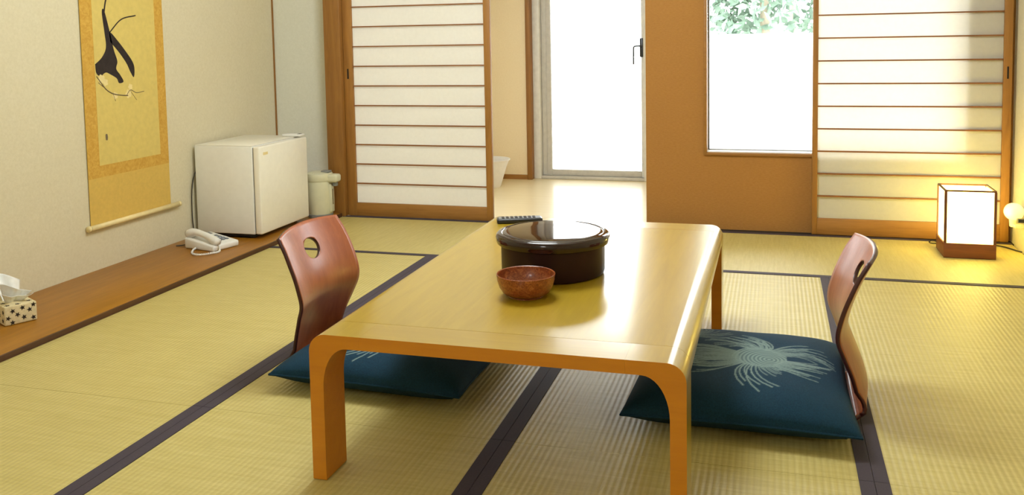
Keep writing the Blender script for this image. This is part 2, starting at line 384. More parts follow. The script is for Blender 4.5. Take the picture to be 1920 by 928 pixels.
# ------------------------------------------------------------------ veranda room beyond the opening
VY0, VY1 = YB + 0.065, 6.36
st(box('floor_veranda', XL, 0.10, YB + 0.065, 6.60, -0.12, -0.004, 'veranda_floor_wood'), 'glossy pale wooden floor of the sunlit veranda', 'floor')
st(box('wall_veranda_left', XL - 0.1, XL, YW + 0.1, 6.6, -0.05, ZC, 'veranda_wallpaper'), 'beige end wall of the veranda')
vb = st(empty('wall_veranda_back', (-1.3, VY1, 0)), 'beige wall of the veranda left of the glass door')
VX0, VX1, VZ0, VZ1 = -2.20, -1.42, 0.25, 1.95
for q in ((XL, VX0, -0.004, ZC), (VX1, -1.065, -0.004, ZC), (VX0, VX1, -0.004, VZ0), (VX0, VX1, VZ1, ZC)): box('wall_panel', q[0], q[1], VY1, VY1 + 0.12, q[2], q[3], 'veranda_wallpaper', vb)
w2 = st(empty('added_window', (-1.81, VY1, VZ0)), 'added unseen veranda window that lights the left paper screen', 'window')  # unseen window, added to brighten the veranda and the screen from behind
frame4(w2, 'sash', VX0, VX1, VZ0, VZ1, VY1 + 0.03, VY1 + 0.08, 0.035, 'sash_light')
box('pane', VX0 + 0.035, VX1 - 0.035, VY1 + 0.053, VY1 + 0.057, VZ0 + 0.035, VZ1 - 0.035, 'window_glass', w2)
box('baseboard', XL, -1.065, VY1 - 0.012, VY1, -0.004, 0.03, 'shoji_rail_wood', vb)
st(box('trim_5', -1.065, -1.028, VY1 - 0.02, VY1 + 0.14, -0.004, ZC, 'pillar_wood', bev=0.002), 'narrow orange wooden post left of the glass door', 'trim')
st(box('wall_veranda_right', 0.02, 0.12, WB1, 6.6, -0.05, ZC, 'veranda_wallpaper'), 'beige wall at the right end of the veranda')
st(box('wall_veranda_upper', -1.028, -0.10, VY1, VY1 + 0.2, 2.03, ZC, 'veranda_wallpaper'), 'beige wall above the glass door')
st(box('ceiling_veranda', XL - 0.1, 0.10, YB + 0.15, 6.6, ZC, ZC + 0.08, 'ceiling_board'), 'pale ceiling of the veranda', 'ceiling')
d3 = st(empty('door_3', (-0.56, 6.44, 0)), 'tall glass door with pale metal frame onto the balcony', 'glass door')
box('door_jamb', -1.028, -0.975, 6.40, 6.54, -0.004, 2.03, 'sash_light', d3, 0.003)
box('door_jamb', -0.215, 0.02, 6.40, 6.54, -0.004, 2.03, 'sash_light', d3, 0.003)
box('head', -0.975, -0.215, 6.40, 6.54, 1.99, 2.03, 'sash_light', d3, 0.003)
box('threshold', -0.975, -0.215, 6.40, 6.54, -0.004, 0.018, 'aluminium', d3, 0.003)
box('door_stile', -0.972, -0.935, 6.445, 6.485, 0.019, 1.988, 'aluminium', d3, 0.003)
box('door_stile', -0.935, -0.900, 6.438, 6.478, 0.019, 1.988, 'aluminium', d3, 0.003)
box('door_stile', -0.236, -0.216, 6.438, 6.478, 0.019, 1.988, 'sash_light', d3, 0.003)
box('door_rail', -0.900, -0.236, 6.44, 6.476, 0.019, 0.062, 'aluminium', d3, 0.003)
box('door_rail', -0.900, -0.236, 6.44, 6.476, 1.94, 1.988, 'aluminium', d3, 0.003)
box('pane', -0.900, -0.236, 6.456, 6.461, 0.062, 1.94, 'window_glass', d3)
hd = box('handle_plate', -0.245, -0.222, 6.428, 6.439, 0.885, 1.02, 'handle_metal', d3, 0.004)
tube('handle_lever', spline([(-0.234, 6.43, 0.965), (-0.234, 6.40, 0.965), (-0.25, 6.392, 0.965), (-0.275, 6.392, 0.963), (-0.283, 6.392, 0.95), (-0.284, 6.392, 0.90), (-0.284, 6.392, 0.835)], 4), 0.0055, 'handle_metal', hd)
# white waste basket peeking out behind the screen
bx, by = -1.255, 5.99
bk = tag(empty('waste_basket', (bx, by, -0.004)), 'flared white waste basket on the veranda floor behind the paper screen', 'basket')
pr = [(0.085, 0.0), (0.088, 0.004), (0.105, 0.06), (0.130, 0.14), (0.152, 0.195), (0.158, 0.197), (0.157, 0.191), (0.146, 0.186), (0.124, 0.135), (0.100, 0.06), (0.082, 0.012)]
lathe('bin_body', pr, (bx, by, -0.004), 'basket_white', bk, 40)

# ------------------------------------------------------------------ outdoors
st(box('ground_outside', -9, 9, 6.62, 30, -0.3, -0.2, 'outdoor_ground_concrete'), 'pale concrete ground outside the windows', 'ground')
fc = tag(empty('balcony_fence', (-1.2, 7.75, -0.2)), 'white horizontal board fence beyond the glass door', 'fence')
for i in range(9): box('board', -3.2, 0.05, 7.75, 7.77, -0.18 + i * 0.13, -0.18 + i * 0.13 + 0.118, 'outdoor_board_white', fc, 0.002)
for x in (-3.1, -1.9, -0.7, 0.0): box('post', x - 0.03, x + 0.03, 7.775, 7.83, -0.2, 0.99, 'outdoor_board_white', fc)
pw = tag(empty('garden_wall', (1.7, 8.2, -0.2)), 'low white plastered wall outside the right window', 'garden wall')
box('wall_body', -0.4, 4.6, 8.2, 8.34, -0.2, 1.0, 'outdoor_plaster', pw); box('coping', -0.41, 4.62, 8.18, 8.36, 1.0, 1.035, 'outdoor_plaster', pw, 0.004)
random.seed(4)
def tree(x, y, h, rx, label, seed):
    rnd = random.Random(seed)
    t = tag(empty('garden_tree', (x, y, -0.2)), label, 'tree', 'trees beyond the white garden wall')
    tube('trunk', spline([(x, y, -0.2), (x + 0.03, y, 0.4 * h), (x - 0.02, y, 0.8 * h)], 4), [0.07 - 0.004 * i for i in range(9)], 'bark', t)
    vs, fs = [], []
    cl = [(rnd.uniform(-rx, rx) * 0.75, rnd.uniform(-rx, rx) * 0.6, rnd.uniform(0.35, 1.0) * h, rnd.uniform(0.25, 0.5) * rx) for _ in range(16)]
    for i in range(2600):
        cx, cy, cz, cr_ = rnd.choice(cl); d = Vector((rnd.gauss(0, 1), rnd.gauss(0, 1), rnd.gauss(0, 1))).normalized() * cr_ * rnd.uniform(0.6, 1.05)
        p = Vector((x + cx, y + cy, cz)) + d; a = Vector((rnd.gauss(0, 1), rnd.gauss(0, 1), rnd.gauss(0, 1))).normalized()
        b = a.cross(Vector((rnd.gauss(0, 1), rnd.gauss(0, 1), rnd.gauss(0, 1)))).normalized(); L = rnd.uniform(0.05, 0.09)
        k0 = len(vs); vs += [p - a * L, p + b * L * 0.45, p + a * L, p - b * L * 0.45]; fs.append((k0, k0 + 1, k0 + 2, k0 + 3))
    tag(mesh('foliage', vs, fs, 'leaf_green', t), kind='stuff')
tree(0.55, 10.4, 2.6, 0.95, 'leafy green tree beyond the wall, nearest the left window edge', 1)
tree(0.9, 13.6, 3.4, 1.3, 'tall leafy tree set farther back beyond the garden wall', 3)

# ------------------------------------------------------------------ low table
TX0, TX1, TY0, TY1, TZ = -0.380, 0.500, 1.86, 3.285, 0.355
tb = tag(empty('low_table', ((TX0 + TX1) / 2, (TY0 + TY1) / 2, 0)), 'low glossy yellow wooden table with bent rounded legs', 'table')
def arc(cx, cz, rx, rz, a0, a1, n): return [(cx + rx * math.cos(a0 + (a1 - a0) * i / n), cz + rz * math.sin(a0 + (a1 - a0) * i / n)) for i in range(n + 1)]
TH, LT, RO = 0.031, 0.035, 0.042
def leg_poly(s, x_out):
    # s=+1: outer side is +x. bent leg from floor up into the top
    xi = x_out - s * LT; RIX, RIZ = 0.06, 0.095
    p = [(x_out, 0.001), (x_out, TZ - RO)]
    p += [(x_out - s * RO + s * RO * math.cos(a), TZ - RO + RO * math.sin(a)) for a in [PI / 2 * i / 8 for i in range(1, 9)]]
    xe = x_out - s * 0.13
    p += [(xe, TZ), (xe, TZ - TH)]
    p += [(xi - s * RIX + s * RIX * math.cos(a), TZ - TH - RIZ + RIZ * math.sin(a)) for a in [PI / 2 - PI / 2 * i / 10 for i in range(0, 11)]]
    p += [(xi, 0.001)]
    return p
HWD = 0.105
def edge_faces(o, xo):
    # sawn ply edges and the undersides of the bent hoops are browner than the veneered outside
    o.data.materials.append(M['table_edge_wood'])
    for f_ in o.data.polygons:
        n_ = f_.normal; c_ = f_.center.x + wloc(o).x
        inner = xo is not None and abs(n_.x) > 0.5 and abs(c_ - xo) > 0.02
        if abs(n_.y) > 0.5 or n_.z < -0.3 or inner: f_.material_index = 1
for y0, y1 in ((TY0, TY0 + HWD), (TY1 - HWD, TY1)):
    for s, xo in ((-1, TX0), (1, TX1)):
        lo = prism('leg', leg_poly(s, xo), 'Y', y0, y1, 'table_wood', tb, 25)
        edge_faces(lo, xo)
    eb = box('end_board', TX0 + 0.1302, TX1 - 0.1302, y0, y1, TZ - TH, TZ, 'table_hoop_wood', tb); edge_faces(eb, None)
pp = [(TX0, TZ - 0.05), (TX0, TZ - RO)] + [(TX0 + RO - RO * math.cos(a), TZ - RO + RO * math.sin(a)) for a in [PI / 2 * i / 8 for i in range(1, 9)]]
pp += [(TX1 - RO + RO * math.sin(a), TZ - RO + RO * math.cos(a)) for a in [PI / 2 * i / 8 for i in range(0, 9)]] + [(TX1, TZ - 0.05), (TX1 - 0.02, TZ - 0.05)]
pp += [(TX1 - RO + (RO - 0.02) * math.cos(a), TZ - RO + (RO - TH + 0.008) * math.sin(a)) for a in [PI / 2 * i / 5 for i in range(1, 6)]]
pp += [(TX0 + RO - (RO - 0.02) * math.sin(a), TZ - RO + (RO - TH + 0.008) * math.cos(a)) for a in [PI / 2 * i / 5 for i in range(0, 6)]] + [(TX0 + 0.02, TZ - 0.05)]
prism('table_top', pp, 'Y', TY0 + HWD + 0.0012, TY1 - HWD - 0.0012, 'table_wood', tb, 25)

# ------------------------------------------------------------------ things on the table
cx, cy = 0.052, 2.532
tc = tag(empty('lacquer_box', (cx, cy, TZ)), 'large round dark brown lacquered box with shiny lid on the table', 'box')
lathe('box_body', [(0.140, 0.0), (0.148, 0.003), (0.151, 0.010), (0.152, 0.100), (0.150, 0.102)], (cx, cy, TZ), 'lacquer', tc, 72)
lid = lathe('lid', [(0.152, 0.0895), (0.160, 0.0890), (0.1645, 0.0920), (0.1665, 0.0990), (0.1668, 0.1080), (0.165, 0.1150), (0.160, 0.1195), (0.153, 0.1210), (0.1505, 0.1215), (0.149, 0.1200), (0.147, 0.1198), (0.145, 0.1212), (0.135, 0.1226), (0.08, 0.1238), (0.02, 0.1242)], (cx, cy, TZ), 'lid_lacquer', tc, 72)
cx, cy = 0.040, 2.274
bo = tag(empty('wooden_bowl', (cx, cy, TZ)), 'small reddish brown wooden bowl in front of the lacquered box', 'bowl')
lathe('bowl_body', [(0.046, 0.006), (0.054, 0.0065), (0.063, 0.013), (0.0715, 0.027), (0.0765, 0.044), (0.0785, 0.058), (0.0786, 0.0605), (0.077, 0.0618), (0.0748, 0.0605), (0.073, 0.045), (0.067, 0.027), (0.055, 0.017), (0.03, 0.013), (0.003, 0.012)], (cx, cy, TZ), 'burl_wood', bo, 56)
lathe('foot_ring', [(0.046, 0.0), (0.047, 0.001), (0.044, 0.0062), (0.04, 0.0062)], (cx, cy, TZ), 'burl_wood', bo, 40)
# remote control
rx0, ry0, ra = -0.235, 3.19, 0.35
rm = tag(empty('remote_control', (rx0, ry0, TZ)), 'dark television remote control lying at the far table edge', 'remote control')
box('remote_body', rx0 - 0.085, rx0 + 0.085, ry0 - 0.024, ry0 + 0.024, TZ + 0.0005, TZ + 0.018, 'black_plastic', rm, 0.006, 3, rot=((rx0, ry0), ra))
box('face_plate', rx0 - 0.078, rx0 + 0.078, ry0 - 0.019, ry0 + 0.019, TZ + 0.0175, TZ + 0.0195, 'remote_face', rm, rot=((rx0, ry0), ra))
for i in range(8):
    for j in range(3):
        px, py = rx0 - 0.062 + i * 0.0165, ry0 - 0.0115 + j * 0.0115
        box('button', px - 0.005, px + 0.005, py - 0.0035, py + 0.0035, TZ + 0.0194, TZ + 0.0212, 'black_plastic', rm, rot=((rx0, ry0), ra))

# ------------------------------------------------------------------ legless chairs
def zaisu(xl, yc, s, label):
    """s=+1: back leans towards +x. xl = x of the lumbar bend"""
    W = 0.40
    prof = spline([(-0.36, 0, 0.010), (-0.20, 0, 0.008), (-0.06, 0, 0.009), (0.02, 0, 0.018), (0.052, 0, 0.055), (0.044, 0, 0.110), (0.018, 0, 0.180), (0.0, 0, 0.235), (0.010, 0, 0.295), (0.036, 0, 0.365), (0.076, 0, 0.450)], 10)
    ln = [0]
    for i in range(1, len(prof)): ln.append(ln[-1] + (prof[i] - prof[i - 1]).length)
    T = ln[-1]; ln = np.array(ln); PX = np.array([p.x for p in prof]); PZ_ = np.array([p.z for p in prof])
    def hw(z, back):
        # half width along the sheet
        if not back: return 0.19
        return float(np.interp(z, [0.0, 0.05, 0.12, 0.20, 0.27, 0.36, 0.43, 0.47], [0.165, 0.15, 0.165, 0.192, 0.201, 0.199, 0.192, 0.185]))
    s0 = float(np.interp(0.0, [0], [0])); sb = ln[int(0.30 * (len(prof) - 1)) + 1]
    def f(u, v):
        d = v * T; x = float(np.interp(d, ln, PX)); z = float(np.interp(d, ln, PZ_)); back = d > sb
        h = hw(z, back) if back else 0.165 + 0.025 * min(1, (sb - d) / 0.1)
        if back and z > 0.03:
            kk = min(1, (z - 0.03) / 0.05); x -= 0.034 * kk * u * u
        if back and z > 0.40: z += (z - 0.40) / 0.06 * (-0.012 * u * u)
        return (xl + s * x, yc + u * h, z)
    NU, NV = 32, 72
    hc = 0.0; vh = float(np.interp(0.368, PZ_[40:], ln[40:])) / T
    i0, i1 = 12, 20
    j0 = int(round((vh - 0.045) * NV)); j1 = int(round((vh + 0.045) * NV))
    vs, fs, idx = [], [], {}
    for j in range(NV + 1):
        for i in range(NU + 1):
            if i0 < i < i1 and j0 < j < j1: continue
            idx[i, j] = len(vs); vs.append(f(-1 + 2 * i / NU, j / NV))
    for j in range(NV):
        for i in range(NU):
            if i0 <= i < i1 and j0 <= j < j1: continue
            fs.append((idx[i, j], idx[i + 1, j], idx[i + 1, j + 1], idx[i, j + 1]))
    loop = [(i, j0) for i in range(i0, i1)] + [(i1, j) for j in range(j0, j1)] + [(i, j1) for i in range(i1, i0, -1)] + [(i0, j) for j in range(j1, j0, -1)]
    uc, vc = 0.0, (j0 + j1) / 2 / NV
    prev = [idx[p] for p in loop]
    for rr in (0.6, 0.3, 0.0):
        cur = []
        for (i, j) in loop:
            u, v = -1 + 2 * i / NU, j / NV
            an = math.atan2((v - vc) * T, (u - uc) * 0.19)
            # rounded D-shaped grip hole
            ex = math.cos(an); ez = math.sin(an); R_ = 0.040
            hx, hz = R_ * 1.1 * ex, R_ * 0.95 * ez
            if ez > 0: hz *= 0.85
            hu, hv = uc + hx / 0.19, vc + hz / T
            q = (u + (hu - u) * (1 - rr), v + (hv - v) * (1 - rr)); cur.append(len(vs)); vs.append(f(*q))
        for a in range(len(loop)):
            b = (a + 1) % len(loop); fs.append((prev[a], prev[b], cur[b], cur[a]))
        prev = cur
    r = tag(empty('floor_chair', (xl, yc, 0)), label, 'chair', 'legless wooden chairs at the low table')
    # split into backrest and seat at the lower bend
    jb = int(sb / T * NV)
    fb = [q for q in fs if min(vs[k][2] for k in q) > 0.0195 or (s * (vs[q[0]][0] - xl) > 0.022)]
    fset = set(fb); fsx = [q for q in fs if q not in fset]
    for nm, ff in (('backrest', fb), ('seat', fsx)):
        used = sorted({k for q in ff for k in q}); mp = {k: n for n, k in enumerate(used)}
        o = mesh(nm, [vs[k] for k in used], [tuple(mp[k] for k in q) for q in ff], 'zaisu_wood', r, True)
        recalc(o)
        o.data.materials.append(M['zaisu_edge'])
        md = o.modifiers.new('ply', 'SOLIDIFY'); md.thickness = 0.011; md.offset = 0; md.material_offset_rim = 1; md.use_even_offset = False
    return r
zaisu(-0.742, 2.60, -1, 'reddish bentwood legless chair left of the table, by the phone side')
zaisu(0.870, 2.65, 1, 'reddish bentwood legless chair right of the table, seen edge-on')

# ------------------------------------------------------------------ floor cushions with printed flower
def flower(px, py):
    """ink amount of the print at local cushion coordinates (numpy arrays, metres)"""
    rnd = random.Random(11); ink = np.zeros_like(px)
    def stroke(pts, wd, amt):
        nonlocal ink
        for (ax, ay), (bx_, by_) in zip(pts[:-1], pts[1:]):
            dx, dy = bx_ - ax, by_ - ay; L2 = dx * dx + dy * dy + 1e-12
            t = np.clip(((px - ax) * dx + (py - ay) * dy) / L2, 0, 1)
            dd = np.hypot(px - ax - t * dx, py - ay - t * dy)
            ink = np.maximum(ink, amt * np.clip((wd - dd) / 0.0018 + 0.5, 0, 1))
    def burst(cx, cy, R0, lobes):
        nonlocal ink
        r = np.hypot(px - cx, py - cy); th = np.arctan2(py - cy, px - cx)
        # dome of nested arcs
        dome = (r < R0)
        rip = 0.55 + 0.25 * np.sin(np.hypot(px - cx - 0.35 * R0, py - cy + 0.2 * R0) * 2 * PI / 0.011)
        ink = np.maximum(ink, np.where(dome, rip, 0))
        for a0, a1, n, l0, l1, bend, amt in lobes:
            for i in range(n):
                a = a0 + (a1 - a0) * (i + rnd.uniform(-0.3, 0.3)) / max(1, n - 1); a = math.radians(a)
                L = rnd.uniform(l0, l1); pts = []; bv = rnd.uniform(0.7, 1.2)
                for q in range(7):
                    t = q / 6; rr_ = R0 * 0.8 + (L - R0 * 0.8) * t; aa = a + math.radians(bend) * t * t * bv
                    pts.append((cx + rr_ * math.cos(aa), cy + rr_ * math.sin(aa)))
                stroke(pts, 0.0022, amt * rnd.uniform(0.75, 1))
    burst(0.05, -0.015, 0.075, [(150, 200, 34, 0.17, 0.26, 10, 0.75), (200, 232, 16, 0.16, 0.24, -14, 0.7), (236, 262, 6, 0.18, 0.225, 22, 0.75), (306, 350, 22, 0.13, 0.20, 14, 0.7),
                                (20, 62, 20, 0.15, 0.22, -18, 0.62), (64, 120, 24, 0.11, 0.2, 26, 0.72), (268, 300, 10, 0.10, 0.14, 10, 0.6)])
    burst(-0.17, 0.16, 0.045, [(150, 260, 22, 0.07, 0.11, 14, 0.5), (-40, 60, 20, 0.08, 0.14, 20, 0.5)])
    return ink
def cushion(xa, xb, ya, yb, h, label, mirror, rz=0.0):
    cx, cy = (xa + xb) / 2, (ya + yb) / 2; A, B = (xb - xa) / 2, (yb - ya) / 2; N = 190; z0 = 0.0145
    g = np.linspace(-1, 1, N + 1); U, V = np.meshgrid(g, g, indexing='ij')
    prof = np.clip((1 - np.abs(U) ** 3.6) * (1 - np.abs(V) ** 3.6), 0, 1) ** 0.42
    # sides bow inwards between the pointed corners
    kx = 1 - 0.045 * (1 - V * V); ky = 1 - 0.045 * (1 - U * U)
    X, Y = U * A * kx, V * B * ky
    wr_ = 0.0016 * np.sin(9 * U + 4 * V) * np.cos(7 * V - 3 * U) * prof
    mid = 0.038
    Zt = mid + (h - mid) * prof + wr_; Zb = mid - (mid - 0.002) * np.clip(prof * 1.3, 0, 1) ** 0.8
    Zb = np.maximum(Zb, 0.0)
    ins = np.clip(prof * 1.3, 0, 1); ink = flower(X if not mirror else -X, Y)
    ink = np.where((np.abs(U) > 0.97) | (np.abs(V) > 0.97), 0, ink)
    r = tag(empty('floor_cushion', (cx, cy, 0)), label, 'cushion', 'teal floor cushions on the legless chairs')
    nid = np.arange((N + 1) * (N + 1)).reshape(N + 1, N + 1)
    top = np.stack([X + cx, Y + cy, Zt + z0], -1).reshape(-1, 3)
    fs = np.stack([nid[:-1, :-1], nid[1:, :-1], nid[1:, 1:], nid[:-1, 1:]], -1).reshape(-1, 4)
    # underside on a coarser grid, rim shared by position
    st_ = 10; gi = np.arange(0, N + 1, st_); nb = len(gi)
    bot = np.stack([X[np.ix_(gi, gi)] + cx, Y[np.ix_(gi, gi)] + cy, Zb[np.ix_(gi, gi)] + z0], -1).reshape(-1, 3)
    bid = np.arange(nb * nb).reshape(nb, nb) + len(top)
    fb = np.stack([bid[:-1, :-1], bid[:-1, 1:], bid[1:, 1:], bid[1:, :-1]], -1).reshape(-1, 4)
    o = mesh('cushion_cover', [tuple(p) for p in np.concatenate([top, bot])], [tuple(int(i) for i in q) for q in np.concatenate([fs, fb])], 'zabuton_cloth', r, True)
    at = o.data.attributes.new('print', 'FLOAT', 'POINT'); at.data.foreach_set('value', np.concatenate([ink.reshape(-1), np.zeros(len(bot))]).astype(np.float32))
    r.rotation_euler.z = rz
    # piping seam around the rim
    rim = [(X[i, 0], Y[i, 0]) for i in range(0, N, 10)] + [(X[N, j], Y[N, j]) for j in range(0, N, 10)] + [(X[i, N], Y[i, N]) for i in range(N, 0, -10)] + [(X[0, j], Y[0, j]) for j in range(N, -1, -10)]
    tube('seam', [(cx + p[0], cy + p[1], z0 + mid) for p in rim], 0.0032, 'zabuton_cloth', r, 6)
    return r
cushion(-0.758, -0.145, 2.295, 2.87, 0.108, 'teal floor cushion mostly under the left side of the table', True, -0.05)
cushion(0.290, 0.884, 2.275, 2.93, 0.112, 'teal floor cushion with pale flower print right of the table', False)

# ------------------------------------------------------------------ square paper floor lamp
LX0, LX1, LY0, LY1 = 1.424, 1.642, 4.455, 4.655
la = tag(empty('paper_lamp', ((LX0 + LX1) / 2, (LY0 + LY1) / 2, 0)), 'glowing square white paper floor lamp on a brown base', 'lamp')
box('lamp_base', LX0, LX1, LY0, LY1, 0.001, 0.068, 'lamp_wood', la, 0.002)
for x in (LX0 + 0.001, LX1 - 0.012):
    for y in (LY0 + 0.001, LY1 - 0.012): box('post', x, x + 0.011, y, y + 0.011, 0.068, 0.306, 'lamp_frame_wood', la)
for y in (LY0 + 0.002, LY1 - 0.010): box('top_bar', LX0 + 0.002, LX1 - 0.002, y, y + 0.008, 0.306, 0.313, 'lamp_frame_wood', la)
for x in (LX0 + 0.002, LX1 - 0.010): box('top_bar', x, x + 0.008, LY0 + 0.010, LY1 - 0.010, 0.306, 0.313, 'lamp_frame_wood', la)
a, b, c_, d_ = LX0 + 0.012, LX1 - 0.012, LY0 + 0.012, LY1 - 0.012
sp = [box('paper_shade', a, b, c_ - 0.005, c_ - 0.004, 0.068, 0.306, 'lamp_paper', la), box('paper_shade', a, b, d_ + 0.004, d_ + 0.005, 0.068, 0.306, 'lamp_paper', la),
      box('paper_shade', a - 0.005, a - 0.004, c_, d_, 0.068, 0.306, 'lamp_paper', la), box('paper_shade', b + 0.004, b + 0.005, c_, d_, 0.068, 0.306, 'lamp_paper', la),
      box('paper_shade', a, b, c_, d_, 0.300, 0.301, 'lamp_paper', la)]
for (x, z, dx, dz) in ((0.158, 0.300, -0.030, -0.040), (0.202, 0.300, -0.030, -0.045), (0.028, 0.098, -0.018, -0.026), (0.064, 0.098, -0.016, -0.026), (0.196, 0.285, -0.02, -0.06)):
    tube('printed_twig', [(LX0 + x, c_ - 0.0055, z), (LX0 + x + dx * 0.45, c_ - 0.0055, z + dz * 0.6), (LX0 + x + dx, c_ - 0.0055, z + dz)], 0.0007, 'ink_grey', sp[0], 4)
tube('cord', spline([(LX0 + 0.02, LY1 - 0.01, 0.02), (LX0 - 0.01, LY1 + 0.03, 0.03), (LX0 - 0.012, LY1 + 0.07, 0.006), (LX0 + 0.1, LY1 + 0.10, 0.004), (1.70, LY1 + 0.09, 0.004), (1.785, 4.62, 0.004)], 6), 0.003, 'black_plastic', la, 6)
# socket with round night light on the right wall
nl = tag(empty('night_light', (1.80, 4.62, 0.16)), 'small white globe night light plugged into the right wall', 'night light')
gx, gy, gz = 1.752, 4.64, 0.19
box('wall_plate', 1.792, 1.7995, 4.50, 4.62, 0.10, 0.24, 'cream_plastic', nl, 0.002)
lathe('globe', [(0.002 + 0.041 * math.sin(PI * i / 20), -0.041 * math.cos(PI * i / 20)) for i in range(21)], (gx, gy, gz), 'globe_glass', nl, 32)
lathe('neck', [(0.012, -0.072), (0.017, -0.07), (0.019, -0.05), (0.02, -0.034)], (gx, gy, gz), 'cream_plastic', nl, 24)
box('plug', 1.748, 1.792, 4.545, 4.575, 0.155, 0.172, 'black_plastic', nl, 0.003)
box('arm', gx - 0.008, 1.794, 4.585, 4.64, 0.122, 0.136, 'cream_plastic', nl, 0.003)

# ------------------------------------------------------------------ small fridge
FX0, FX1, FY0, FY1, FZ0, FZ1 = -2.262, -1.872, 4.065, 4.56, PZ, 0.508
fg = tag(empty('mini_fridge', ((FX0 + FX1) / 2, (FY0 + FY1) / 2, PZ)), 'small white fridge in the corner on the wooden board', 'fridge')
box('cabinet', FX0, FX1 - 0.045, FY0 + 0.002, FY1 - 0.002, FZ0 + 0.022, FZ1 - 0.004, 'fridge_side', fg, 0.005)
box('gasket', FX1 - 0.0448, FX1 - 0.0392, FY0 + 0.008, FY1 - 0.008, FZ0 + 0.03, FZ1 - 0.012, 'grey_plastic', fg)
dr_ = box('door', FX1 - 0.039, FX1, FY0, FY1, FZ0 + 0.024, FZ1 - 0.006, 'white_enamel', fg, 0.008, 3)
box('badge', FX1 - 0.0004, FX1 + 0.001, FY0 + 0.035, FY0 + 0.08, FZ1 - 0.052, FZ1 - 0.038, 'scroll_roller_wood', dr_)
box('top_lid', FX0 + 0.002, FX1 - 0.046, FY0 + 0.004, FY1 - 0.004, FZ1 - 0.0038, FZ1, 'white_enamel', fg, 0.0015)
hg = box('hinge_cover', FX1 - 0.12, FX1 - 0.005, FY1 - 0.065, FY1 - 0.012, FZ1 + 0.0002, FZ1 + 0.014, 'white_plastic', fg, 0.004)
box('hinge_slot', FX1 - 0.03, FX1 - 0.012, FY1 - 0.055, FY1 - 0.03, FZ1 + 0.0135, FZ1 + 0.0148, 'gap_dark', hg)
box('plinth', FX0 + 0.01, FX1 - 0.05, FY0 + 0.012, FY1 - 0.012, FZ0 + 0.008, FZ0 + 0.0215, 'gap_dark', fg)
for x in (FX0 + 0.04, FX1 - 0.075):
    for y in (FY0 + 0.04, FY1 - 0.04): lathe('foot', [(0.014, 0.0002), (0.014, 0.008)], (x, y, FZ0), 'black_plastic', fg, 16)
tube('power_cord', spline([(FX0 - 0.004, 4.10, 0.40), (FX0 - 0.012, 4.055, 0.30), (FX0 - 0.014, 4.045, 0.14), (FX0 - 0.012, 4.05, 0.05), (FX0 - 0.005, 4.03, 0.026), (FX0 + 0.03, 4.03, 0.0245), (FX0 + 0.1, 4.045, 0.0245)], 5), 0.0028, 'black_plastic', fg, 6)

# electric thermos pot
px, py = -1.868, 4.685
po = tag(empty('thermos_pot', (px, py, PZ)), 'white electric thermos pot standing behind the small fridge', 'thermos')
lathe('pot_base', [(0.068, 0.0), (0.072, 0.002), (0.073, 0.018), (0.071, 0.02)], (px, py, PZ), 'grey_plastic', po, 36)
lathe('pot_body', [(0.070, 0.0205), (0.0725, 0.03), (0.0745, 0.12), (0.075, 0.205), (0.073, 0.212)], (px, py, PZ), 'cream_plastic', po, 40)
ld = lathe('lid', [(0.076, 0.2125), (0.0785, 0.218), (0.0785, 0.245), (0.075, 0.256), (0.06, 0.262), (0.03, 0.264), (0.004, 0.2645)], (px, py, PZ), 'cream_plastic', po, 40)
box('spout_head', px + 0.045, px + 0.125, py - 0.034, py + 0.034, PZ + 0.205, PZ + 0.252, 'cream_plastic', po, 0.014, 4)
box('spout_nozzle', px + 0.088, px + 0.112, py - 0.012, py + 0.012, PZ + 0.182, PZ + 0.2055, 'grey_plastic', po, 0.003)
box('pump_button', px + 0.02, px + 0.07, py - 0.022, py + 0.022, PZ + 0.2605, PZ + 0.272, 'grey_plastic', ld, 0.004)
box('front_panel', px + 0.062, px + 0.082, py - 0.022, py + 0.022, PZ + 0.03, PZ + 0.195, 'cream_plastic', po, 0.006, 3)
box('water_gauge', px + 0.0818, px + 0.0835, py - 0.005, py + 0.005, PZ + 0.075, PZ + 0.165, 'ink_grey', po)

# ------------------------------------------------------------------ telephone
qx, qy, qa = -2.035, 3.865, math.radians(-14)
ph = tag(empty('telephone', (qx, qy, PZ)), 'white push-button telephone with coiled cord on the wooden board', 'telephone')
def phv(pts): return [rotz((qx + 0.9 * p[0], qy + 0.9 * p[1], PZ + p[2]), (qx, qy), qa) for p in pts]
def wedge(name, x0, x1, y0, y1, zb0, zt0, zb1, zt1, mat, parent, bev):
    vs = phv([(x0, y0, zb0), (x1, y0, zb1), (x1, y1, zb1), (x0, y1, zb0), (x0, y0, zt0), (x1, y0, zt1), (x1, y1, zt1), (x0, y1, zt0)])
    o = mesh(name, vs, BF, mat, parent)
    if bev:
        bm = bmesh.new(); bm.from_mesh(o.data); bmesh.ops.bevel(bm, geom=list(bm.edges), offset=bev, segments=3, profile=0.5, affect='EDGES')
        for f_ in bm.faces: f_.smooth = True
        bm.to_mesh(o.data); bm.free(); sharp(o, 50)
    return o
bd = wedge('phone_body', -0.115, 0.115, -0.095, 0.09, 0.0005, 0.056, 0.0005, 0.030, 'white_plastic', ph, 0.009)
pt = lambda x: 0.056 - (x + 0.115) / 0.23 * 0.026
for i in range(4):
    for j in range(3):
        x, y = -0.025 + i * 0.027, 0.005 + j * 0.024
        wedge('key', x - 0.009, x + 0.009, y - 0.008, y + 0.008, pt(x) - 0.003, pt(x - 0.009) + 0.003, pt(x) - 0.003, pt(x + 0.009) + 0.003, 'phone_key', bd, 0)
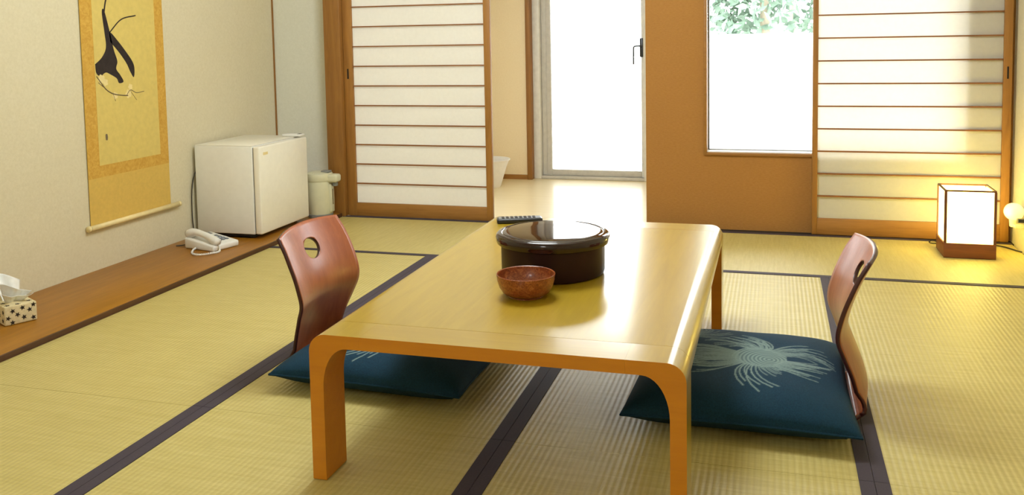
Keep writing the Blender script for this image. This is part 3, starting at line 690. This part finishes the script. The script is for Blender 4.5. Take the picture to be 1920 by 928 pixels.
wedge('display', -0.098, -0.068, 0.015, 0.065, pt(-0.08) - 0.004, pt(-0.098) + 0.0015, pt(-0.08) - 0.004, pt(-0.068) + 0.0015, 'grey_plastic', bd, 0)
hs = [(-0.118, -0.062), (-0.085, -0.062), (-0.05, -0.062), (0, -0.062), (0.05, -0.062), (0.085, -0.062), (0.118, -0.062)]
zz = [0.068, 0.074, 0.079, 0.074, 0.064, 0.052, 0.044]; rr = [0.021, 0.024, 0.018, 0.016, 0.017, 0.022, 0.019]
tube('handset', spline(phv([(p[0], p[1], z) for p, z in zip(hs, zz)]), 3), [float(np.interp(i, [0, 3, 6, 9, 12, 15, 18], rr)) for i in range(19)], 'white_plastic', ph, 14)
cp = spline(phv([(-0.02, -0.10, 0.008), (0.0, -0.135, 0.0065), (0.055, -0.185, 0.0065), (0.11, -0.185, 0.0065), (0.145, -0.13, 0.0065), (0.15, -0.085, 0.007), (0.125, -0.062, 0.03)]), 26)
coil = [Vector((p[0], p[1], p[2])) + Vector((math.cos(i * 1.6) * 0.0035, 0, math.sin(i * 1.6) * 0.0035 + 0.001)) for i, p in enumerate(cp)]
tube('coiled_cord', coil, 0.0032, 'white_plastic', ph, 6)
tube('line_cord', spline(phv([(-0.112, 0.03, 0.012), (-0.15, 0.02, 0.006), (-0.17, -0.06, 0.004), (-0.19, -0.09, 0.004)]), 5), 0.0028, 'black_plastic', ph, 6)

# ------------------------------------------------------------------ tissue box
tcx, tcy, ta = -2.024, 2.577, math.atan2(0.094, 0.047) - PI / 2
ts = tag(empty('tissue_box', (tcx - 0.05, tcy + 0.08, PZ)), 'cloth-covered tissue box with dark stars at the left photo edge', 'tissue box')
def tl(x, y, z): return rotz((tcx + x, tcy + y, PZ + z), (tcx, tcy), ta)
TW, TL_, THH = 0.112, 0.215, 0.072
o = box('box_cover', tcx - TL_, tcx, tcy, tcy + TW, PZ + 0.0005, PZ + THH, 'tissue_cloth', ts, 0.005, 3, rot=((tcx, tcy), ta))
rs = random.Random(5)
def star(p, ex, ez, r, nrm):
    p, ex, ez, nrm = Vector(p), Vector(ex), Vector(ez), Vector(nrm); a0 = rs.uniform(0, 6); vs = []
    for side in (0.0002, 0.0009):
        for i in range(10):
            a = a0 + i * PI / 5; rr_ = r if i % 2 == 0 else r * 0.42; vs.append(p + ex * (rr_ * math.cos(a)) + ez * (rr_ * math.sin(a)) + nrm * side)
    fs = [tuple(range(10)), tuple(range(10, 20))] + [(i, (i + 1) % 10, 10 + (i + 1) % 10, 10 + i) for i in range(10)]
    recalc(mesh('star', vs, fs, 'star_ink', o))
dirv = lambda x, y: rotz((x, y, 0), (0, 0), ta)
for (y, z) in ((0.012, 0.028), (0.028, 0.052), (0.044, 0.036), (0.062, 0.058), (0.066, 0.022), (0.086, 0.046), (0.100, 0.062), (0.026, 0.010), (0.098, 0.014)):
    star(tl(0, y, z), dirv(0, 1), (0, 0, 1), 0.0102, dirv(1, 0))
for (x, z) in ((-0.012, 0.05), (-0.018, 0.018), (-0.05, 0.034), (-0.085, 0.055), (-0.12, 0.022), (-0.16, 0.046), (-0.195, 0.02)):
    star(tl(x, 0, z), dirv(1, 0), (0, 0, 1), 0.0102, dirv(0, -1))
for (x, y) in ((-0.012, 0.05), (-0.03, 0.095), (-0.06, 0.015), (-0.2, 0.06), (-0.015, 0.015)):
    star(tl(x, y, THH), dirv(1, 0), dirv(0, 1), 0.0102, (0, 0, 1))
# tissues: crumpled folded sheets
for kx_, (ox, hh, sd) in enumerate(((-0.10, 0.10, 1), (-0.075, 0.085, 2), (-0.06, 0.06, 3))):
    rn = random.Random(sd); vs, fs = [], []; NN = 14
    for i in range(NN + 1):
        for j in range(NN + 1):
            u, v = i / NN, j / NN
            y = 0.056 + (v - 0.5) * (0.055 + 0.05 * u) ; x = ox + (u ** 1.3) * 0.035 * (1 if kx_ else -1) + 0.012 * math.sin(9 * v + sd * 2) * (0.3 + u)
            z = THH - 0.004 + hh * u * (0.72 + 0.28 * math.sin(2.6 * v + sd)) ; vs.append(tl(x, y, z))
    for i in range(NN):
        for j in range(NN): q = i * (NN + 1) + j; fs.append((q, q + 1, q + NN + 2, q + NN + 1))
    t_ = mesh('tissue', vs, fs, 'tissue_paper', ts, True); t_.modifiers.new('sheet', 'SOLIDIFY').thickness = 0.0012

# ------------------------------------------------------------------ hanging scroll on the left wall
SY0, SY1, SXW = 3.318, 3.880, XL + 0.004
hs_ = tag(empty('hanging_scroll', (XL, 3.6, 0.2)), 'golden hanging scroll painted with a dark gnarled blossom branch', 'scroll')
box('scroll_cloth', SXW, SXW + 0.002, SY0, SY1, 0.226, 1.95, 'scroll_cloth', hs_)
box('brocade_border', SXW + 0.002, SXW + 0.0026, SY0, SY1, 0.438, 1.70, 'brocade', hs_)
pn = box('painting_panel', SXW + 0.0026, SXW + 0.0032, SY0 + 0.074, SY1 - 0.063, 0.492, 1.45, 'scroll_paper', hs_)
tube('roller', [(SXW + 0.012, SY0 - 0.022, 0.219), (SXW + 0.012, SY1 + 0.05, 0.219)], 0.012, 'scroll_roller_wood', hs_, 18)
for y in (SY0 - 0.030, SY1 + 0.044): tube('roller_knob', [(SXW + 0.012, y, 0.219), (SXW + 0.012, y + 0.014, 0.219)], 0.0135, 'scroll_roller_wood', hs_, 18)
tube('top_rod', [(SXW + 0.006, SY0 - 0.006, 1.955), (SXW + 0.006, SY1 + 0.006, 1.955)], 0.006, 'scroll_roller_wood', hs_, 10)
XI = SXW + 0.0034
def blot(name, pts, mat, th=0.0004):
    """flat ink shape on the painting, pts are (y, z)"""
    pl = [(p.x, p.y) for p in spline([(a_, b_, 0) for a_, b_ in pts] + [(pts[0][0], pts[0][1], 0)], 5)][:-1]
    prism(name, pl, 'X', XI, XI + th, mat, pn)
# dark gnarled branch
blot('painted_branch', [(3.395, 0.955), (3.40, 0.915), (3.425, 0.90), (3.46, 0.915), (3.49, 0.905), (3.53, 0.885), (3.545, 0.862), (3.575, 0.868), (3.555, 0.90), (3.53, 0.93), (3.54, 0.965), (3.52, 1.02), (3.50, 1.10), (3.47, 1.20), (3.455, 1.19), (3.465, 1.10), (3.47, 1.03), (3.44, 0.985)], 'ink')
blot('painted_branch', [(3.50, 1.055), (3.55, 1.01), (3.60, 0.955), (3.625, 0.912), (3.648, 0.885), (3.655, 0.93), (3.64, 0.965), (3.60, 1.01), (3.55, 1.06), (3.50, 1.10)], 'ink')
def twig(ctrl, r, mat='ink_grey'):
    tube('painted_twig', [(XI, p.x, p.y) for p in spline([(a_, b_, 0) for a_, b_ in ctrl], 6)], r, mat, pn, 5)
twig([(3.40, 0.90), (3.43, 0.865), (3.46, 0.835), (3.50, 0.815), (3.55, 0.805), (3.60, 0.80)], 0.0028)
twig([(3.59, 0.80), (3.62, 0.825), (3.66, 0.81), (3.715, 0.813)], 0.0018)
twig([(3.50, 0.815), (3.515, 0.78)], 0.0014); twig([(3.62, 0.82), (3.66, 0.775)], 0.0012)
twig([(3.44, 0.85), (3.41, 0.87)], 0.0016); twig([(3.465, 1.18), (3.49, 1.26), (3.55, 1.32), (3.60, 1.34)], 0.004, 'ink'); twig([(3.50, 1.10), (3.58, 1.16), (3.68, 1.18)], 0.003, 'ink')
def blossom(y, z, r):
    vs = [(XI + 0.0002, y, z)]; n = 20
    for i in range(n): a_ = 2 * PI * i / n; q = r * (0.72 + 0.28 * abs(math.sin(2.5 * a_))); vs.append((XI + 0.0005, y + q * math.cos(a_), z + q * math.sin(a_)))
    mesh('painted_blossom', vs, [(0, 1 + i, 1 + (i + 1) % n) for i in range(n)], 'blossom_white', pn)
for b_ in ((3.43, 0.885, 0.024), (3.455, 0.87, 0.018), (3.515, 0.805, 0.018), (3.605, 0.808, 0.022), (3.62, 0.84, 0.016)): blossom(*b_)
blot('painted_seal', [(3.438, 0.605), (3.450, 0.605), (3.450, 0.63), (3.438, 0.63)], 'ink_grey')
